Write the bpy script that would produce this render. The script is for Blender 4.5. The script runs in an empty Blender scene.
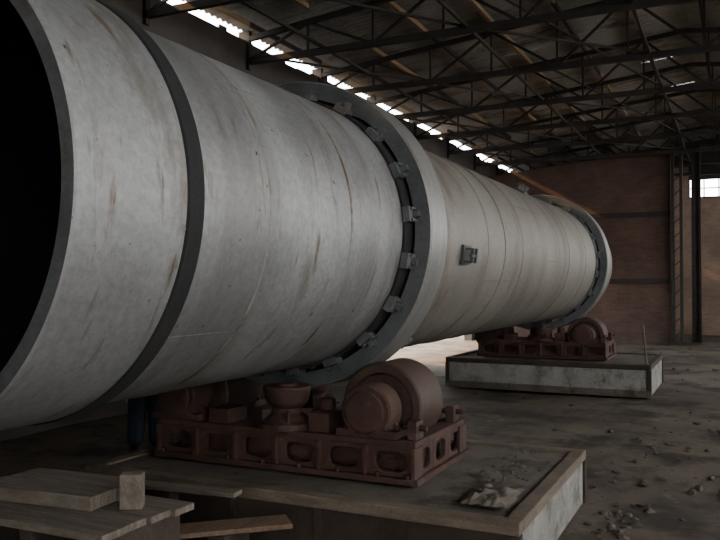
import bpy, bmesh, math, random
from mathutils import Vector, Matrix, Euler, noise
random.seed(7)
scene = bpy.context.scene
try:
    scene.view_settings.view_transform='AgX'; scene.view_settings.look='AgX - Medium High Contrast'
except Exception: pass

# ------------------------------------------------------------ materials
def mk(name, c1, c2, scale=3.0, rough=0.8, metal=0.0, bump=0.2, stretch=(1,1,1), rust=None, rust_amt=0.5, rust_scale=2.0,
       rust_stretch=(1,1,1), fine=40.0, spots=None, streak=None, spots2=None):
    m = bpy.data.materials.new(name); m.use_nodes = True
    nt = m.node_tree; N = nt.nodes; L = nt.links
    b = N['Principled BSDF']; b.inputs['Metallic'].default_value = metal
    tc = N.new('ShaderNodeTexCoord')
    def noise_n(sc, st, det=8, rg=0.6):
        mp = N.new('ShaderNodeMapping'); mp.inputs['Scale'].default_value = st
        L.new(tc.outputs['Object'], mp.inputs['Vector'])
        n = N.new('ShaderNodeTexNoise'); n.inputs['Scale'].default_value = sc
        n.inputs['Detail'].default_value = det; n.inputs['Roughness'].default_value = rg
        L.new(mp.outputs[0], n.inputs['Vector']); return n
    def ramp(src, a, bb):
        r = N.new('ShaderNodeValToRGB'); r.color_ramp.elements[0].position = a; r.color_ramp.elements[1].position = bb
        L.new(src, r.inputs[0]); return r
    def mix(f, A, B):
        x = N.new('ShaderNodeMix'); x.data_type = 'RGBA'
        L.new(f, x.inputs['Factor'])
        for v, i in ((A, 6), (B, 7)):
            if isinstance(v, tuple): x.inputs[i].default_value = (*v, 1)
            else: L.new(v, x.inputs[i])
        return x.outputs[2]
    n1 = noise_n(scale, stretch)
    col = mix(ramp(n1.outputs['Fac'], .35, .65).outputs[0], c1, c2)
    if streak:
        n5 = noise_n(streak[0], streak[1], 5, .6)
        col = mix(ramp(n5.outputs['Fac'], streak[3], streak[3]+.2).outputs[0], col, streak[2])
    if rust:
        n2 = noise_n(rust_scale, rust_stretch, 12, .65)
        col = mix(ramp(n2.outputs['Fac'], 1-rust_amt, 1-rust_amt+.14).outputs[0], col, rust)
    for sp in (spots, spots2):
        if sp:
            n4 = noise_n(sp[0], sp[3] if len(sp)>3 else (1,1,1), sp[5] if len(sp)>5 else 3, .6)
            wd_ = sp[4] if len(sp)>4 else .05
            col = mix(ramp(n4.outputs['Fac'], sp[2], sp[2]+wd_).outputs[0], col, sp[1])
    n3 = noise_n(fine, (1,1,1), 6, .7)
    mm = N.new('ShaderNodeMix'); mm.data_type='RGBA'; mm.blend_type='MULTIPLY'; mm.inputs['Factor'].default_value=.5
    L.new(col, mm.inputs[6]); r3 = ramp(n3.outputs['Fac'], .25, .6); r3.color_ramp.elements[0].color=(.45,.45,.45,1)
    L.new(r3.outputs[0], mm.inputs[7])
    L.new(mm.outputs[2], b.inputs['Base Color'])
    mr = N.new('ShaderNodeMapRange'); mr.inputs['To Min'].default_value = max(0,rough-.12); mr.inputs['To Max'].default_value=min(1,rough+.12)
    L.new(n1.outputs['Fac'], mr.inputs['Value']); L.new(mr.outputs[0], b.inputs['Roughness'])
    bp = N.new('ShaderNodeBump'); bp.inputs['Strength'].default_value=bump; bp.inputs['Distance'].default_value=.02
    L.new(n3.outputs['Fac'], bp.inputs['Height']); L.new(bp.outputs[0], b.inputs['Normal'])
    return m

M_shell = mk('kiln_shell_steel', (.18,.178,.172), (.265,.263,.256), .9, .57, .38, .12, (1,1,1), (.135,.112,.092), .45, 1.5, (.6,1.6,.5), 22, (12.0,(.045,.028,.02),.70),
             streak=(1.0,(.35,1.8,.25),(.15,.144,.135),.48), spots2=(3.2,(.105,.066,.042),.60,(.8,3.2,.6),.14,10))
M_shell2 = mk('kiln_shell_dusty_steel', (.155,.142,.122), (.21,.195,.168), 1.0, .62, .28, .15, (1,1,1), (.12,.09,.065), .45, 1.4, (.6,1.4,.6), 22, (9.0,(.06,.035,.022),.70),
             streak=(1.0,(.5,1.2,.4),(.125,.11,.09),.5))
M_weld = mk('rusty_weld_bead', (.18,.175,.16), (.22,.21,.19), 4, .65, .3, .3, rust=(.095,.055,.033), rust_amt=.53, rust_scale=1.6)
M_weld2 = mk('dusty_weld_bead', (.14,.13,.11), (.17,.155,.13), 4, .7, .3, .3)
M_band = mk('dark_band_steel', (.010,.010,.010), (.022,.02,.019), 4, .85, 0, .3)
M_tyreface = mk('tyre_face_steel', (.072,.076,.077), (.118,.121,.12), 2, .7, .2, .3, rust=(.075,.056,.043), rust_amt=.4)
M_tyre = mk('tyre_rolling_steel', (.165,.162,.152), (.225,.218,.205), 2, .5, .4, .1, (1,5,1))
M_in = mk('kiln_lining_black', (.006,.006,.006), (.014,.013,.012), 5, .95, 0, .5)  # near-black colour over the whole inner surface
M_rust = mk('red_primer_cast_iron', (.052,.027,.020), (.088,.047,.035), 4, .78, .05, .5, rust=(.105,.08,.064), rust_amt=.42, rust_scale=5)
M_roll = mk('worn_roller_steel', (.055,.034,.026), (.085,.054,.042), 5, .65, .2, .2, rust=(.10,.078,.063), rust_amt=.42, rust_scale=4)
M_conc = mk('dirty_concrete', (.09,.077,.062), (.155,.132,.108), 2.5, .9, 0, .6, rust=(.055,.043,.034), rust_amt=.47, rust_scale=3)
M_white = mk('whitewashed_concrete', (.20,.195,.178), (.30,.29,.265), 2.5, .9, 0, .5, rust=(.13,.11,.09), rust_amt=.50, rust_scale=3)
M_edge = mk('formwork_timber', (.11,.085,.063), (.175,.14,.105), 3, .85, 0, .4, (1,1,6))
M_darkwood = mk('dark_formwork', (.035,.026,.02), (.065,.048,.036), 3, .9, 0, .4)
M_wood = mk('weathered_plank', (.11,.09,.072), (.18,.152,.122), 2.5, .85, 0, .4, (1,12,4), fine=50)
M_wood2 = mk('brown_plank', (.10,.065,.042), (.16,.105,.07), 2.5, .85, 0, .4, (10,1,4), fine=50)
M_beam = mk('dark_rusty_steel', (.026,.023,.021), (.046,.038,.033), 3, .8, .1, .3)
M_purl = mk('timber_purlin', (.20,.14,.08), (.32,.22,.13), 2, .85, 0, .3, (6,.6,6))
M_roof = mk('asbestos_roof_sheet', (.22,.212,.20), (.38,.365,.34), .5, .9, 0, .2, (1,.7,1), rust=(.10,.088,.075), rust_amt=.49, rust_scale=.9, rust_stretch=(.5,1,1), fine=12)
M_rub = mk('rubble_stone', (.07,.058,.048), (.14,.12,.10), 6, .95, 0, .4)
M_cloth = mk('dusty_rag', (.12,.10,.082), (.175,.15,.125), 6, .95, 0, .4)
M_sheetwall = mk('grimy_plaster_wall', (.05,.042,.037), (.09,.078,.067), .8, .95, 0, .3)
M_floor = mk('dusty_dirt_floor', (.090,.070,.052), (.16,.130,.100), .35, .95, 0, .9, (1,1,1), (.045,.035,.027), .53, .9, (1,1,1), 14, (2.2,(.20,.17,.135),.62,(1,1,1),.12,8))

def brick_mat(name, c1, c2, mortar, sc=1.0):
    m = bpy.data.materials.new(name); m.use_nodes=True; nt=m.node_tree; N=nt.nodes; L=nt.links
    b=N['Principled BSDF']; b.inputs['Roughness'].default_value=.9
    tc=N.new('ShaderNodeTexCoord'); mp=N.new('ShaderNodeMapping'); mp.inputs['Rotation'].default_value=(math.radians(90),0,0)
    L.new(tc.outputs['Object'],mp.inputs['Vector'])
    br=N.new('ShaderNodeTexBrick'); br.inputs['Scale'].default_value=sc
    br.inputs['Brick Width'].default_value=.26; br.inputs['Row Height'].default_value=.085; br.inputs['Mortar Size'].default_value=.01
    br.inputs['Color1'].default_value=(*c1,1); br.inputs['Color2'].default_value=(*c2,1); br.inputs['Mortar'].default_value=(*mortar,1)
    L.new(mp.outputs[0],br.inputs['Vector'])
    n=N.new('ShaderNodeTexNoise'); n.inputs['Scale'].default_value=.8; n.inputs['Detail'].default_value=8
    L.new(tc.outputs['Object'],n.inputs['Vector'])
    r=N.new('ShaderNodeValToRGB'); r.color_ramp.elements[0].position=.3; r.color_ramp.elements[0].color=(.5,.5,.5,1); r.color_ramp.elements[1].position=.7
    L.new(n.outputs['Fac'],r.inputs[0])
    x=N.new('ShaderNodeMix'); x.data_type='RGBA'; x.blend_type='MULTIPLY'; x.inputs['Factor'].default_value=.8
    L.new(br.outputs['Color'],x.inputs[6]); L.new(r.outputs[0],x.inputs[7]); L.new(x.outputs[2],b.inputs['Base Color'])
    bp=N.new('ShaderNodeBump'); bp.inputs['Strength'].default_value=.4; bp.inputs['Distance'].default_value=.01; L.new(br.outputs['Fac'],bp.inputs['Height']); bp.invert=True
    L.new(bp.outputs[0],b.inputs['Normal'])
    return m
M_brick = brick_mat('red_brick', (.115,.070,.056), (.088,.053,.043), (.10,.08,.068))
M_brick2 = brick_mat('pale_brick', (.30,.21,.16), (.25,.17,.13), (.24,.19,.155))

# ------------------------------------------------------------ mesh builder
class MB:
    def __init__(s, name): s.name=name; s.v=[]; s.f=[]; s.m=[]; s.s=[]; s.mats=[]
    def mi(s,m):
        if m not in s.mats: s.mats.append(m)
        return s.mats.index(m)
    def add(s, vs, fs, m, smooth=False):
        o=len(s.v); s.v += [tuple(v) for v in vs]; k=s.mi(m)
        for f in fs: s.f.append([i+o for i in f]); s.m.append(k); s.s.append(smooth)
    def box(s, c, d, m, rot=(0,0,0)):
        R=Euler(rot).to_matrix(); c=Vector(c)
        vs=[c+R@Vector((x*d[0]/2,y*d[1]/2,z*d[2]/2)) for x in(-1,1) for y in(-1,1) for z in(-1,1)]
        s.add(vs,[(0,1,3,2),(4,6,7,5),(0,4,5,1),(2,3,7,6),(0,2,6,4),(1,5,7,3)],m)
    def bb(s, a, b, m):
        s.box([(a[i]+b[i])/2 for i in range(3)],[abs(b[i]-a[i]) for i in range(3)],m)
    def beam(s, p, q, w, h, m):
        p=Vector(p); q=Vector(q); d=(q-p); L=d.length
        if L<1e-5: return
        d.normalize(); up=Vector((0,0,1)) if abs(d.z)<.95 else Vector((0,1,0))
        x=d.cross(up).normalized(); z=x.cross(d)
        vs=[]
        for a in (p,q):
            for i,j in((-1,-1),(1,-1),(1,1),(-1,1)): vs.append(a+x*i*w/2+z*j*h/2)
        s.add(vs,[(3,2,1,0),(4,5,6,7),(0,1,5,4),(1,2,6,5),(2,3,7,6),(3,0,4,7)],m)
    def cyl(s, p, q, r0, m, r1=None, seg=32, caps=True, bev=0):
        if r1 is None: r1=r0
        p=Vector(p); q=Vector(q); L=(q-p).length
        prof=[(0,0)] if caps else []
        if bev: prof+=[(r0-bev,0),(r0,bev),(r1,L-bev),(r1-bev,L)]
        else: prof+=[(r0,0),(r1,L)]
        if caps: prof+=[(0,L)]
        s.lathe(p,(q-p),prof,m,seg)
    def lathe(s, p, d, prof, m, seg=32, closed=False, smooth=True):
        p=Vector(p); d=Vector(d).normalized(); up=Vector((0,0,1)) if abs(d.z)<.95 else Vector((0,1,0))
        x=d.cross(up).normalized(); z=x.cross(d)
        n=len(prof)
        pairs=[(i,i+1) for i in range(n-1)]+([(n-1,0)] if closed else [])
        E=[x*math.cos(2*math.pi*i/seg)+z*math.sin(2*math.pi*i/seg) for i in range(seg)]
        for a,b in pairs:
            (ra,ya),(rb,yb)=prof[a],prof[b]
            if ra<1e-6 or rb<1e-6:
                yr,rr_,yc_=(yb,rb,ya) if ra<1e-6 else (ya,ra,yb)
                if rr_<1e-6: continue
                vs=[p+d*yr+e*rr_ for e in E]
                if abs(yr-yc_)<1e-6: s.add(vs,[tuple(range(seg))],m,False)
                else: s.add(vs+[p+d*yc_],[(i,(i+1)%seg,seg) for i in range(seg)],m,False)
                continue
            vs=[];fs=[]
            for e in E:
                vs.append(p+d*ya+e*ra); vs.append(p+d*yb+e*rb)
            for i in range(seg):
                j=(i+1)%seg; fs.append((2*i,2*i+1,2*j+1,2*j))
            s.add(vs,fs,m,smooth)
    def holeplate(s, c, w, h, hw, hh, rad, th, axis, m, seg=32):
        c=Vector(c)
        def P(u,v,t): 
            return c+ (Vector((u,t,v)) if axis=='y' else Vector((t,u,v)))
        out=[];inn=[]
        for i in range(seg):
            a=2*math.pi*(i+.5)/seg; ca,sa=math.cos(a),math.sin(a)
            k=1/max(abs(ca)/(w/2),abs(sa)/(h/2)); out.append((ca*k,sa*k))
            n=3.5; r=(abs(ca/(hw/2))**n+abs(sa/(hh/2))**n)**(-1/n); inn.append((ca*r,sa*r))
        for sx in(-1,1):
            for sy in(-1,1):
                j=min(range(seg),key=lambda i:(out[i][0]-sx*w/2)**2+(out[i][1]-sy*h/2)**2); out[j]=(sx*w/2,sy*h/2)
        vs=[];fs=[]
        for t in(-th/2,th/2):
            vs+=[P(*o,t) for o in out]; vs+=[P(*i,t) for i in inn]
        S=seg
        for i in range(S):
            j=(i+1)%S
            fs+= [(i,j,S+j,S+i),(2*S+i,3*S+i,3*S+j,2*S+j),(S+i,S+j,3*S+j,3*S+i),(i,2*S+i,2*S+j,j)]
        s.add(vs,fs,m)
    def finish(s, bevel=0, parent=None, shade=False):
        me=bpy.data.meshes.new(s.name); me.from_pydata(s.v,[],s.f)
        for m in s.mats: me.materials.append(m)
        for i,p in enumerate(me.polygons): p.material_index=s.m[i]; p.use_smooth=s.s[i]
        bm=bmesh.new(); bm.from_mesh(me); 
        bmesh.ops.recalc_face_normals(bm,faces=bm.faces); bm.to_mesh(me); bm.free()
        me.update()
        ob=bpy.data.objects.new(s.name,me); scene.collection.objects.link(ob)
        if bevel:
            b=ob.modifiers.new('bevel','BEVEL'); b.width=bevel; b.segments=2; b.limit_method='ANGLE'; b.angle_limit=math.radians(50); b.harden_normals=False
        if parent: ob.parent=parent
        return ob

AX=-3.72; AZ=2.55; AY0=2.41
Y1=6.19; Y2=16.3; RT=1.42; R=1.205; RC=1.245
# ------------------------------------------------------------ kiln
def build_kiln():
    k=MB('rotary_kiln'); P=(AX,0,AZ); D=(0,1,0); S=160
    def ring(r0,r1,ya,yb,m,bev=.0):
        if bev: k.lathe(P,D,[(r0,ya),(r1-bev,ya),(r1,ya+bev),(r1,yb-bev),(r1-bev,yb),(r0,yb)],m,S)
        else: k.lathe(P,D,[(r0,ya),(r1,ya),(r1,yb),(r0,yb)],m,S)
    k.lathe(P,D,[(1.165,AY0),(RC-.008,AY0)],M_tyreface,S)
    k.lathe(P,D,[(RC-.008,AY0),(RC,AY0+.01),(RC,3.15)],M_shell,S)
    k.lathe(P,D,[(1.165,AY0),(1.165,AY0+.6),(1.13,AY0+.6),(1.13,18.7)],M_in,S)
    ring(1.15,1.255,3.15,3.29,M_band,.012)
    k.lathe(P,D,[(R,3.29),(R,Y1+.35)],M_shell,S)
    k.lathe(P,D,[(R,Y1+.35),(R,18.5),(1.17,18.7),(1.13,18.7)],M_shell2,S)
    for y in (4.0,5.1):
        k.lathe(P,D,[(R-.002,y-.018),(R+.005,y-.009),(R+.005,y+.009),(R-.002,y+.018)],M_weld,S)
    for y in (8.6,10.2,13.4,15.0,17.6):
        k.lathe(P,D,[(R-.002,y-.02),(R+.006,y-.01),(R+.006,y+.01),(R-.002,y+.02)],M_weld2,S)
    ring(R-.01,R+.03,Y1+.62,Y1+1.0,M_shell2,.008)
    ring(R-.01,R+.012,9.3,9.42,M_shell2,.004)
    def seam(a,ya,yb,m,rr=R):
        c,s=math.cos(a),math.sin(a)
        k.box((AX+c*rr,(ya+yb)/2,AZ+s*rr),(.006,yb-ya,.012),m,(0,-a,0))
    seam(math.radians(-38),3.30,4.0,M_shell); seam(math.radians(40),4.0,5.1,M_shell); seam(math.radians(-8),AY0,3.15,M_shell,RC)
    seam(math.radians(-35),5.1,6.0,M_shell)
    for i,y in enumerate((8.6,10.2,11.8,13.4)): seam(math.radians((-20,30,-5,20)[i]),y,y+1.6,M_weld2)
    for yy in (Y1,Y2):
        w=.40; ri=1.265
        k.lathe(P,D,[(ri,yy),(RT-.015,yy)],M_tyreface,S)
        k.lathe(P,D,[(RT-.015,yy),(RT,yy+.015),(RT,yy+w-.015),(RT-.015,yy+w)],M_tyre,S)
        k.lathe(P,D,[(RT-.015,yy+w),(ri,yy+w),(ri,yy)],M_tyreface,S)
        ring(R-.01,R+.03,yy-.13,yy+w+.13,M_band if yy==Y1 else M_tyreface,.01)
        n=20
        for i in range(n):
            a=2*math.pi*(i+.35)/n; c,s=math.cos(a),math.sin(a)
            def lb(rad,y,d,m): k.box((AX+c*rad,y,AZ+s*rad),d,m,(0,-a,0))
            for sgn,yf in((-1,yy),(1,yy+w)):
                lb(R+.04,yf+sgn*.075,(.06,.13,.13),M_tyreface)
                lb(R+.08,yf+sgn*.035,(.09,.05,.05),M_tyreface)
                k.box((AX+c*(R+.06)-s*.05,yf+sgn*.05,AZ+s*(R+.06)+c*.05),(.05,.10,.025),M_tyreface,(0,-a,0))
                k.box((AX+c*(R+.06)+s*.05,yf+sgn*.05,AZ+s*(R+.06)-c*.05),(.05,.10,.025),M_tyreface,(0,-a,0))
    def lug(a,y,sc=1,m=M_tyreface):
        a=math.radians(a); c,s=math.cos(a),math.sin(a)
        def b(dr,dy,dt,d,mm=m): k.box((AX+c*(R+dr)-s*dt,y+dy,AZ+s*(R+dr)+c*dt),d,mm,(0,-a,0))
        b(.015,0,0,(.03,.30*sc,.24*sc)); b(.05,0,0,(.07,.18*sc,.13*sc),M_tyre); b(.07,-.07*sc,.0,(.10,.03,.18*sc)); b(.07,.07*sc,.0,(.10,.03,.18*sc))
        p=Vector((AX+c*(R+.10),y-.12*sc,AZ+s*(R+.10))); k.cyl(p,p+Vector((0,.24*sc,0)),.018,m,seg=10)
    lug(-7,7.75,.85); lug(-52,7.05,.8,M_shell); lug(60,12.5,.8)
    return k.finish()
build_kiln()

# ------------------------------------------------------------ foundations
def foundation(x0,x1,y0,y1,zt,near):
    f=MB('concrete_foundation')
    f.bb((x0+.03,y0+.03,0),(x1-.03,y1-.03,zt-.02),M_conc)
    face=M_darkwood if near else M_white
    f.bb((x0+.02,y0,.0),(x1-.02,y0+.04,zt-.09),face)
    f.bb((x1-.04,y0+.05,.0),(x1,y1-.03,zt-.09),M_white)
    f.bb((x0,y0+.05,.0),(x0+.04,y1-.03,zt-.09),M_conc)
    e=.10; me=M_edge if near else M_darkwood
    for a,b in (((x0-.02,y0-.02),(x1+.02,y0+e)),((x0-.02,y1-e),(x1+.02,y1+.02)),((x0-.02,y0+e+.002),(x0+e,y1-e-.002)),((x1-e,y0+e+.002),(x1+.02,y1-e-.002))):
        f.bb((a[0],a[1],zt-.09),(b[0],b[1],zt),me)
    f.bb((x1-.06,y0-.025,0),(x1+.025,y0+.06,zt-.09),M_darkwood)
    f.bb((x1-.06,y1-.06,0),(x1+.025,y1+.025,zt-.09),M_darkwood)
    f.bb((x0-.025,y0-.025,0),(x0+.06,y0+.06,zt-.09),M_darkwood)
    n=5 if near else 1
    for i in range(1,n):
        x=x0+(x1-x0)*i/n; f.bb((x-.03,y0-.015,0),(x+.03,y0,zt-.09),M_darkwood)
    if not near: f.bb((x0-.03,y0-.03,0),(x1+.03,y0+.01,.13),M_conc)
    return f.finish(.008)
F1=(-5.15,-1.33,5.2,7.75,.50); F2=(-5.35,-1.42,15.25,17.9,.60)
foundation(*F1,True); foundation(*F2,False)

# ------------------------------------------------------------ roller stands
def stand(yt, zt):
    yc=yt+.2; s=MB('support_roller_stand'); m=M_rust
    x0,x1=-4.85,-2.30; y0,y1=yc-.60,yc+.62; h=.34; zb=zt+.002
    s.bb((x0-.04,y0-.05,zb),(x1+.04,y1+.05,zb+.05),m)
    s.bb((x0+.10,y0+.16,zb+.05),(x1-.10,y1-.16,zb+h-.04),m)
    s.bb((x0-.01,y0-.01,zb+h-.05),(x1+.01,y1+.01,zb+h),m)
    n=6; w=(x1-x0)/n
    for i in range(n):
        for y in (y0+.02,y1-.02):
            s.holeplate((x0+w*(i+.5),y,zb+.05+(h-.10)/2),w,h-.10,w*.62,(h-.10)*.68,.05,.04,'y',m)
    for i in range(n+1):
        x=x0+w*i
        s.bb((x-.018,y0-.045,zb+.05),(x+.018,y0+.15,zb+h-.05),m); s.bb((x-.018,y1-.15,zb+.05),(x+.018,y1+.045,zb+h-.05),m)
    for i in range(3):
        w2=(y1-y0-.08)/3
        for x in (x0+.02,x1-.02):
            s.holeplate((x,y0+.04+w2*(i+.5),zb+.05+(h-.10)/2),w2,h-.10,w2*.62,(h-.10)*.68,.05,.04,'x',m)
    for i in range(8):
        x=x0+.0+(x1-x0)*i/7
        s.cyl((x+.05 if i<7 else x-.05,y0-.03,zb+.05),(x+.05 if i<7 else x-.05,y0-.03,zb+.085),.022,m,seg=6)
    zd=zb+h
    rr=.37; sp=.98
    for sx in (-1,1):
        rx=AX+sx*sp; rz=AZ-math.sqrt((RT+rr)**2-sp*sp)-.002
        s.lathe((rx,yc-.27,rz),(0,1,0),[(.0,0),(.15,0),(.15,.02),(.17,.04),(.27,.04),(.29,.0),(rr-.015,0),(rr,.015),(rr,.525),(rr-.015,.54),(.29,.54),(.27,.5),(.15,.5),(0,.5)],M_roll,64)
        s.cyl((rx,yc-.62,rz),(rx,yc+.62,rz),.085,m,seg=24)
        for sy in (-1,1):
            yb=yc+sy*.46
            s.cyl((rx,yb-.13,rz),(rx,yb+.13,rz),.225,m,seg=40,bev=.015)
            s.cyl((rx,yb+sy*.10,rz),(rx,yb+sy*.155,rz),.175,m,seg=32,bev=.012)
            s.bb((rx-.2,yb-.11,zd+.06),(rx+.2,yb+.11,rz-.02),m)
            s.bb((rx-.27,yb-.13,zd),(rx+.27,yb+.13,zd+.06),m)
            for q in (-1,1):
                s.add([(rx+q*.2,yb-.02,zd+.06),(rx+q*.27,yb-.02,zd+.06),(rx+q*.2,yb-.02,rz-.06),(rx+q*.2,yb+.02,zd+.06),(rx+q*.27,yb+.02,zd+.06),(rx+q*.2,yb+.02,rz-.06)],
                      [(0,1,2),(5,4,3),(0,3,4,1),(1,4,5,2),(2,5,3,0)],m)
            for q in range(8):
                t=q*math.pi/4+.3; s.cyl((rx+.2*math.cos(t),yb+sy*.12,rz+.2*math.sin(t)),(rx+.2*math.cos(t),yb+sy*.145,rz+.2*math.sin(t)),.013,m,seg=6)
    for sy in (-1,1):
        ty=yc+sy*.43; tx=AX+(.14 if sy<0 else -.1)
        zk=AZ-RT+.075
        s.lathe((tx,ty,zd),(0,0,1),[(0,0),(.26,0),(.26,.05),(.20,.07),(.17,.10),(.135,.13),(.135,zk-zd-.19),(.16,zk-zd-.17),(.185,zk-zd-.14),(.215,zk-zd-.02),(.205,zk-zd),(.10,zk-zd),(.09,zk-zd+.02),(0,zk-zd+.02)],m,40)
        for q in range(4):
            t=q*math.pi/2+.6; s.box((tx+.17*math.cos(t),ty+.17*math.sin(t),zd+.1),(.1,.025,.12),m,(0,0,t))
    s.bb((AX+.42,y0+.05,zd),(AX+.62,y0+.42,zd+.16),m); s.cyl((AX+.52,y0+.22,zd+.16),(AX+.52,y0+.22,zd+.27),.07,m,seg=20,bev=.01)
    s.bb((AX-.62,y0+.05,zd),(AX-.40,y0+.35,zd+.13),m)
    for sx in(-1,1):
        for sy in(-1,1):
            xx=x1-.05 if sx>0 else x0+.05
            s.bb((xx-.04,yc+sy*.46-.08,zd),(xx+.04,yc+sy*.46+.08,zd+.15),m)
            s.cyl((xx-.10,yc+sy*.46,zd+.09),(xx+.10,yc+sy*.46,zd+.09),.025,m,seg=10)
    return s.finish(.008)
stand(Y1,F1[4]); stand(Y2,F2[4])

# ------------------------------------------------------------ floor / rubble
def floor():
    f=MB('floor'); nx,ny=110,150; X0,X1,Yy0,Yy1=-30,30,-25,60
    vs=[];fs=[]
    for j in range(ny+1):
        for i in range(nx+1):
            x=X0+(X1-X0)*i/nx; y=Yy0+(Yy1-Yy0)*j/ny
            z=.035*noise.noise(Vector((x*.5,y*.5,0)))+.02*noise.noise(Vector((x*1.7,y*1.7,5)))-.035
            vs.append((x,y,z))
    for j in range(ny):
        for i in range(nx):
            a=j*(nx+1)+i; fs.append((a,a+1,a+nx+2,a+nx+1))
    f.add(vs,fs,M_floor,True); return f.finish()
floor()
def rock(mb,x,y,z,r,m):
    bm=bmesh.new(); bmesh.ops.create_icosphere(bm,subdivisions=2,radius=r)
    o=random.random()*50; sx,sy,sz=random.uniform(.7,1.4),random.uniform(.7,1.3),random.uniform(.35,.7)
    for v in bm.verts:
        k=1+.55*noise.noise(v.co/r*1.1+Vector((o,0,0))); v.co=Vector((v.co.x*sx*k,v.co.y*sy*k,v.co.z*sz*k))+Vector((x,y,z))
    mb.add([v.co.copy() for v in bm.verts],[[q.index for q in p.verts] for p in bm.faces],m); bm.free()
rb=MB('floor_rubble')
def inside(x,y):
    for F in(F1,F2):
        if F[0]-.2<x<F[1]+.2 and F[2]-.2<y<F[3]+.2: return True
    return (-4.8<x<-2.7 and 2.9<y<4.9)
for i in range(360):
    if i<260: x=random.uniform(-5,2.5); y=random.uniform(6,28)
    else: x=random.gauss(-.3,.8); y=random.gauss(9.5,1.8)
    if inside(x,y) or y<3: continue
    r=random.choice([.01,.012,.015,.02,.03,.03,.045]); rock(rb,x,y,-.03+r*.2,r,M_rub)
for i in range(60):
    x=random.gauss(-.98,.1); y=random.uniform(5.2,8.0)
    rock(rb,x,y,-.02,random.uniform(.02,.05),M_rub)
for i in range(7):
    x,y=[(-.2,12.5),(.6,14),(-.9,10.8),(.3,9.2),(-6.5,12),(.9,18),(-.1,21)][i]
    for q in range(10): rock(rb,x+random.gauss(0,.25),y+random.gauss(0,.25),-.01,random.uniform(.02,.06),M_rub)
rb.finish()
rb=MB('foundation_rubble')
for i in range(40):
    x=random.uniform(-1.95,-1.5); y=random.uniform(6.15,7.5); r=random.choice([.01,.015,.02,.03]); rock(rb,x,y,.5+r*.3,r,M_rub)
rb.finish()
rg=MB('crumpled_rag'); n=26; vs=[];fs=[]
for j in range(n+1):
    for i in range(n+1):
        u=i/n-.5; v=j/n-.5
        edge=1-min(1,(max(abs(u),abs(v))*2)**3)
        z=.505+edge*(.03+.045*noise.noise(Vector((u*7,v*7,1)))+.03*abs(noise.noise(Vector((u*16,v*10,4)))))
        vs.append((-1.66+u*.36+.03*noise.noise(Vector((v*6,u*3,2))),5.74+v*.55+.05*noise.noise(Vector((u*6,v*3,8))),max(z,.503)))
for j in range(n):
    for i in range(n): a=j*(n+1)+i; fs.append((a,a+1,a+n+2,a+n+1))
rg.add(vs,fs,M_cloth,True); rg.finish()

# ------------------------------------------------------------ plank pile
pl=MB('wooden_plank_pile')
pl.bb((-4.35,3.35,0),(-4.15,4.1,.14),M_darkwood); pl.bb((-3.55,3.35,0),(-3.35,4.1,.14),M_darkwood)
for i in range(4): pl.bb((-4.5,3.35+.2*i,.14),(-3.2,3.53+.2*i,.19),M_darkwood)
for x in(-4.4,-3.85,-3.32): pl.bb((x-.05,3.37,.19),(x+.05,4.1,.63),M_darkwood)
pl.bb((-4.42,4.05,.2),(-3.3,4.09,.60),M_darkwood)
for i in range(4):
    pl.box((-3.9+random.uniform(-.03,.03),3.44+.205*i,.655),(1.35+random.uniform(-.1,.1),.19,.045),M_wood,(0,0,random.uniform(-.02,.02)))
for i in range(2):
    pl.box((-4.10,3.76+.26*i,.725),(.92,.25,.09),M_wood,(0,0,.08+random.uniform(-.02,.02)))
pl.finish(.005)
b=MB('timber_block'); b.box((-3.46,3.86,.79),(.14,.10,.22),M_wood,(0,0,.5)); b.finish(.006)
b=MB('loose_plank'); b.box((-3.17,4.5,.42),(.85,.24,.035),M_wood2,(0,0,.75)); b.box((-3.17,4.5,.2),(.14,.3,.40),M_darkwood); b.finish(.004)
b=MB('loose_plank'); b.box((-3.85,4.74,.56),(1.1,.13,.035),M_wood,(0,0,.12)); b.box((-3.9,4.74,.27),(.12,.12,.54),M_darkwood); b.finish(.004)

r=MB('steel_rod'); r.cyl((-1.5,15.5,.6),(-1.56,15.5,1.35),.018,M_edge,seg=10); r.box((-1.5,15.5,.61),(.08,.08,.02),M_edge); r.finish()

# ------------------------------------------------------------ building
EX=-9.0; YB=36.0; ZE=7.10; RX=-1.0; SL=.11; RXR=8.0; YF=-8
def zroof(x): return ZE+.25+SL*(x-EX) if x<RX else ZE+.25+SL*(RX-EX)-SL*(x-RX)
rf=MB('ceiling_corrugated_roof')
def sheet(xa,xb,ya,yb,dz):
    n=max(2,int((yb-ya)/.045)); vs=[];fs=[]
    for i in range(n+1):
        y=ya+(yb-ya)*i/n; w=.025*math.sin(2*math.pi*y/.18)
        vs.append((xa,y,zroof(xa)+w+dz)); vs.append((xb,y,zroof(xb)+w+dz))
    for i in range(n): fs.append((2*i,2*i+2,2*i+3,2*i+1))
    rf.add(vs,fs,M_roof,True)
xs=[EX-.1]
while xs[-1]<RX-.01: xs.append(min(RX,xs[-1]+1.7))
while xs[-1]<RXR: xs.append(xs[-1]+1.7)
for i in range(len(xs)-1):
    y=YF
    while y<YB+.5:
        sheet(xs[i]-.06,xs[i+1]+.06,y,min(y+1.1,YB+.6),(.02 if i%2 else 0)+random.uniform(-.008,.008)+(.008 if int(y*10)%2 else 0)); y+=1.08
rf.finish()
pu=MB('roof_purlins')
x=EX+.3
while x<RXR:
    z=zroof(x)-.10
    y=YF
    while y<YB:
        if random.random()<.93: pu.bb((x-.03+random.uniform(-.02,.02),y,z-.05),(x+.03,y+2.98,z+.05),M_purl if random.random()<.45 else M_beam)
        y+=3
    x+=1.35
pu.finish()
y=1.0
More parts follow.
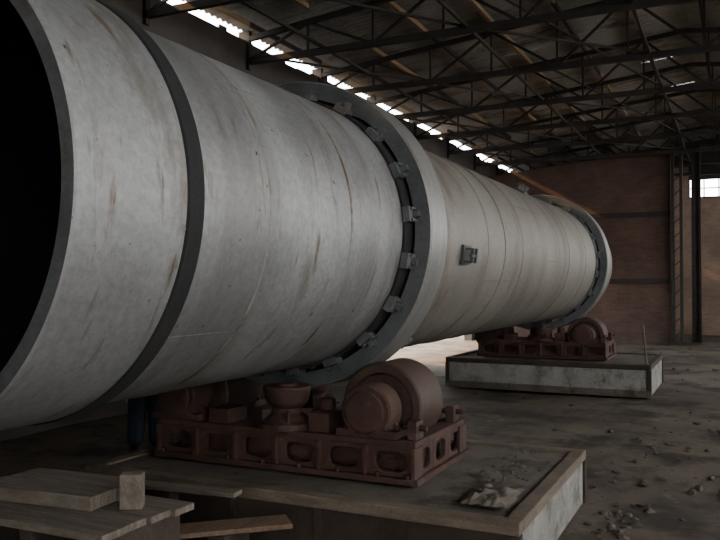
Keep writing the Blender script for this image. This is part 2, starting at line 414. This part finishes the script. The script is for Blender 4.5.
while y<YB:
    t=MB('roof_truss'); zc=ZE-.43
    t.beam((EX,y,zc),(RXR,y,zc),.10,.12,M_beam)
    t.beam((EX,y,zroof(EX)-.22),(RX,y,zroof(RX)-.22),.09,.10,M_beam); t.beam((RX,y,zroof(RX)-.22),(RXR,y,zroof(RXR)-.22),.09,.10,M_beam)
    n=12; dxs=(RXR-EX)/n
    for i in range(n):
        xa=EX+i*dxs; xb=xa+dxs; 
        if i%2==0: t.beam((xa,y,zc),(xb,y,zroof(xb)-.22),.05,.05,M_beam)
        else: t.beam((xa,y,zroof(xa)-.22),(xb,y,zc),.05,.05,M_beam)
        t.beam((xb,y,zc),(xb,y,zroof(xb)-.22),.04,.04,M_beam)
    t.finish(); y+=3.1
br=MB('roof_bracing')
for x in (-7.2,-4.3,-1.5,1.3):
    br.beam((x,1,ZE-.38),(x,YB,ZE-.38),.05,.06,M_beam)
yy=1.0
while yy<YB-6:
    br.beam((-8.6,yy,ZE-.38),(-4.3,yy+6.2,ZE-.38),.04,.04,M_beam); br.beam((-4.3,yy,ZE-.38),(-1.5,yy+3.1,ZE-.38),.04,.04,M_beam); br.beam((-4.3,yy,zroof(-4.3)-.25),(-1.5,yy+6.2,ZE-.36),.04,.04,M_beam); yy+=6.2
br.finish()
# left wall : thick below, thin broken cladding under the eave
w=MB('wall_left'); zt=ZE+.0
def wl(ya,yb,za,zb,m=M_sheetwall): w.bb((EX-.3,ya,za),(EX,yb,zb),m)
DY0,DY1=19.0,28.5
wl(YF,DY0,-.1,zt-.6); wl(DY1,YB,-.1,zt-.6); wl(DY0,DY1,2.8,zt-.6)
y=YF
while y<YB:
    L=random.uniform(.5,1.6)
    w.bb((EX-.06,y,zt-.6),(EX-.02,min(YB,y+L),zt-random.choice([0,.0,.02,.04,.07])),M_sheetwall); y+=L
y=YF
while y<YB:
    L=random.uniform(.12,.5)
    h=random.choice([.08,.15,.42])
    if y<6.5: h=.5; L=.8
    w.bb((EX-.07,y,zt-.1),(EX-.03,min(YB,y+L),zt+h),M_sheetwall)
    y+=L+(random.uniform(.8,3.0) if y>6.5 else random.uniform(.0,.15))
for y in [1+3.1*i for i in range(12)]: w.bb((EX-.2,y-.05,zt-.6),(EX+.06,y+.05,zroof(EX)-.05),M_beam)
w.finish()
w=MB('light_block_wall_right'); w.bb((RXR,YF,-.1),(RXR+.3,YB,2.9),M_brick); w.finish()  # unseen low wall, added to cut low side light on the kiln
w=MB('light_block_wall_front'); w.bb((-9.3,YF-.3,-.1),(-1.0,YF,8.2),M_sheetwall); w.bb((5.5,YF-.3,-.1),(8.3,YF,7.4),M_sheetwall); w.bb((-1.0,YF-.3,5.2),(5.5,YF,7.9),M_sheetwall); w.finish()  # unseen wall with gate opening, added to keep light off the near rim
w=MB('wall_brick_partition')
xa,xb=EX+.02,-2.05; ya=29.8
vs=[(xa,ya,-.1),(xb,ya,-.1),(xb,ya,6.95),(xa,ya,6.3),(xa,ya+.3,-.1),(xb,ya+.3,-.1),(xb,ya+.3,6.95),(xa,ya+.3,6.3)]
w.add(vs,[(0,1,2,3),(5,4,7,6),(0,4,5,1),(3,2,6,7),(0,3,7,4),(1,5,6,2)],M_brick)
for z in(4.6,2.2): w.bb((xa,ya-.08,z-.09),(xb,ya-.001,z+.09),M_beam)
w.finish()
c=MB('steel_column')
for dx in (0,.28):
    c.bb((-2.02+dx,29.55,-.05),(-1.92+dx,29.85,7.0),M_beam)
for i in range(14):
    c.beam((-1.97,29.56,.2+.5*i),(-1.69,29.56,.45+.5*i),.04,.03,M_beam)
c.bb((-2.15,29.45,-.05),(-1.55,29.9,.08),M_beam); c.finish()
c=MB('steel_column'); c.bb((-1.42,31.0,-.05),(-1.3,31.2,7.2),M_beam); c.bb((-1.3,31.07,-.05),(-1.18,31.12,7.2),M_beam); c.bb((-1.18,31.0,-.05),(-1.1,31.2,7.2),M_beam); c.finish()
w=MB('wall_back')
def wb(x0,x1,z0,z1,m): w.bb((x0,YB,z0),(x1,YB+.3,z1),m)
wx0,wx1,wz0,wz1=-1.75,.6,5.75,6.6
wb(EX,wx0,-.1,7.1,M_brick2); wb(wx1,RXR,-.1,7.1,M_brick2); wb(wx0,wx1,-.1,wz0,M_brick2); wb(wx0,wx1,wz1,8.05,M_sheetwall)
w.bb((EX,YB+.05,7.1),(wx0,YB+.25,8.3),M_sheetwall); w.bb((wx1,YB+.05,7.1),(RXR,YB+.25,8.3),M_sheetwall); w.bb((wx0,YB+.05,7.9),(wx1,YB+.25,8.4),M_sheetwall)
w.finish()
w=MB('window_1')
w.bb((wx0,YB+.1,wz0),(wx1,YB+.16,wz0+.06),M_beam); w.bb((wx0,YB+.1,wz1-.06),(wx1,YB+.16,wz1),M_beam)
for i in range(5):
    x=wx0+(wx1-wx0-.05)*i/4; w.bb((x,YB+.1,wz0),(x+.05,YB+.16,wz1),M_beam)
w.bb((wx0,YB+.11,(wz0+wz1)/2-.02),(wx1,YB+.15,(wz0+wz1)/2+.02),M_beam); w.finish()
for y in (-5,1.2,7.4,13.6,19.8,26,32.2):
    c=MB('steel_column'); c.bb((7.7,y-.15,-.05),(7.74,y+.15,zroof(7.8)-.3),M_beam); c.bb((7.92,y-.15,-.05),(7.96,y+.15,zroof(8)-.3),M_beam); c.bb((7.74,y-.02,-.05),(7.92,y+.02,zroof(8)-.3),M_beam); c.finish()

# ------------------------------------------------------------ worker standing behind the kiln
M_jean=mk('blue_work_trousers',(.018,.023,.038),(.032,.039,.06),8,.95,0,.3)
M_jack=mk('dark_jacket',(.012,.013,.017),(.02,.022,.028),8,.9,0,.3)
M_skin=mk('skin',(.45,.28,.2),(.5,.32,.24),8,.6,0,.05)
M_hair=mk('dark_hair',(.02,.015,.01),(.04,.03,.02),30,.7,0,.4)
M_boot=mk('black_boot',(.02,.02,.02),(.035,.03,.028),8,.6,0,.2)
def skinned(name, chain, edges, mat, parent, root=0, sub=2):
    me=bpy.data.meshes.new(name); me.from_pydata([c[0] for c in chain],edges,[]); me.materials.append(mat)
    ob=bpy.data.objects.new(name,me); scene.collection.objects.link(ob)
    sk=ob.modifiers.new('skin','SKIN'); sk.use_smooth_shade=True
    for i,c in enumerate(chain):
        r=c[1] if isinstance(c[1],tuple) else (c[1],c[1]); me.skin_vertices[0].data[i].radius=r
    me.skin_vertices[0].data[root].use_root=True
    ss=ob.modifiers.new('sub','SUBSURF'); ss.levels=sub; ss.render_levels=sub
    ob.parent=parent; return ob
def person(loc,yaw):
    e=bpy.data.objects.new('standing_worker',None); scene.collection.objects.link(e)
    skinned('trousers',[((0,0,.95),(.18,.14)),((.10,0,.86),(.13,.13)),((.12,.02,.5),.115),((.13,-.01,.12),.105),((-.10,0,.86),(.13,.13)),((-.12,.03,.5),.115),((-.14,0,.12),.105)],
        [(0,1),(1,2),(2,3),(0,4),(4,5),(5,6)],M_jean,e)
    skinned('jacket',[((0,0,.9),(.19,.145)),((0,0,1.15),(.17,.125)),((0,0,1.36),(.18,.12)),((0,0,1.47),(.075,.07)),
        ((.19,0,1.40),.065),((.26,.03,1.13),.055),((.25,-.09,.88),.045),((-.19,0,1.40),.065),((-.26,.03,1.13),.055),((-.25,-.09,.88),.045)],
        [(0,1),(1,2),(2,3),(2,4),(4,5),(5,6),(2,7),(7,8),(8,9)],M_jack,e)
    for sx in(-1,1):
        skinned('boot',[((sx*.135,.03,.05),(.055,.045)),((sx*.135,.01,.13),.065),((sx*.14,-.09,.04),(.055,.038)),((sx*.145,-.18,.035),(.05,.03))],[(0,1),(0,2),(2,3)],M_boot,e)
        hx=sx*.25
        skinned('palm',[((hx,-.10,.86),(.026,.02)),((hx,-.11,.80),(.036,.018)),((hx,-.12,.765),(.034,.016))],[(0,1),(1,2)],M_skin,e)
        for i,(oy,L) in enumerate(((-.03,.07),(-.01,.08),(.01,.075),(.03,.06))):
            skinned('finger_%d'%(i+1),[((hx,-.12+oy,.775),.009),((hx-sx*.008,-.125+oy,.775-L*.5),.0085),((hx-sx*.022,-.125+oy,.775-L),.0075)],[(0,1),(1,2)],M_skin,e,sub=1)
        skinned('thumb',[((hx,-.13,.82),.011),((hx-sx*.01,-.16,.79),.010),((hx-sx*.015,-.165,.76),.008)],[(0,1),(1,2)],M_skin,e,sub=1)
    hd=MB('head'); bm=bmesh.new(); bmesh.ops.create_uvsphere(bm,u_segments=32,v_segments=24,radius=1)
    for v in bm.verts:
        x,y,z=v.co; s_=1-.22*max(0,-z)**1.5
        X=x*.078*s_; Y=y*.098*(1-.1*max(0,-z)); Z=z*.118
        if y<0:
            Y-= .022*math.exp(-((x*.078)**2/.00018+((z*.118+.015)**2)/.0006))
            Y+= .010*math.exp(-((abs(X)-.032)**2/.00018+((Z-.012)**2)/.0002))
            Y-= .005*math.exp(-((X)**2/.0006+((Z+.055)**2)/.00008))
        v.co=Vector((X,Y,Z+1.62))
    hd.add([v.co.copy() for v in bm.verts],[[q.index for q in p.verts] for p in bm.faces],M_skin,True)
    bm.free()
    hd.cyl((0,.01,1.44),(0,.005,1.56),.055,M_skin,seg=24)
    for sx in(-1,1):
        hd.lathe((sx*.074,.01,1.615),(sx,.3,0),[(0,0),(.03,0),(.032,.008),(.02,.012),(0,.008)],M_skin,16)
        hd.cyl((sx*.031,-.079,1.632),(sx*.031,-.088,1.632),.010,M_boot,seg=12)
    hd.box((0,-.093,1.565),(.045,.006,.006),M_rust)
    hd.finish(parent=e)
    hr=MB('hair'); bm=bmesh.new(); bmesh.ops.create_uvsphere(bm,u_segments=28,v_segments=20,radius=1)
    for v in bm.verts:
        x,y,z=v.co
        k=1 if (z>.35 or (y>.1 and z>-.45)) else .86
        v.co=Vector((x*.084*k,y*.104*k+.006,z*.124*k+1.625))
    hr.add([v.co.copy() for v in bm.verts],[[q.index for q in p.verts] for p in bm.faces],M_hair,True); bm.free(); hr.finish(parent=e)
    e.location=loc; e.rotation_euler=(0,0,yaw)
person((-6.5,7.5,-.02),math.radians(40))

# ------------------------------------------------------------ world & light
wd=bpy.data.worlds.new('overcast'); scene.world=wd; wd.use_nodes=True
bg=wd.node_tree.nodes['Background']; bg.inputs['Color'].default_value=(.975,.99,1.0,1); bg.inputs['Strength'].default_value=7.4
sl=bpy.data.lights.new('low_sun','SUN'); so=bpy.data.objects.new('low_sun',sl); scene.collection.objects.link(so)
sl.energy=12; sl.angle=.02; sl.color=(1,.60,.28)
so.rotation_euler=Vector((math.cos(math.radians(30)),.12,-math.sin(math.radians(30)))).to_track_quat('-Z','Y').to_euler()

# ------------------------------------------------------------ camera
cam=bpy.data.cameras.new('camera'); co=bpy.data.objects.new('camera',cam); scene.collection.objects.link(co)
cam.sensor_width=36; cam.lens=39.0; cam.clip_end=300
co.location=(0,0,2.1); co.rotation_euler=(math.radians(91.03),0,math.radians(25.67))
scene.camera=co
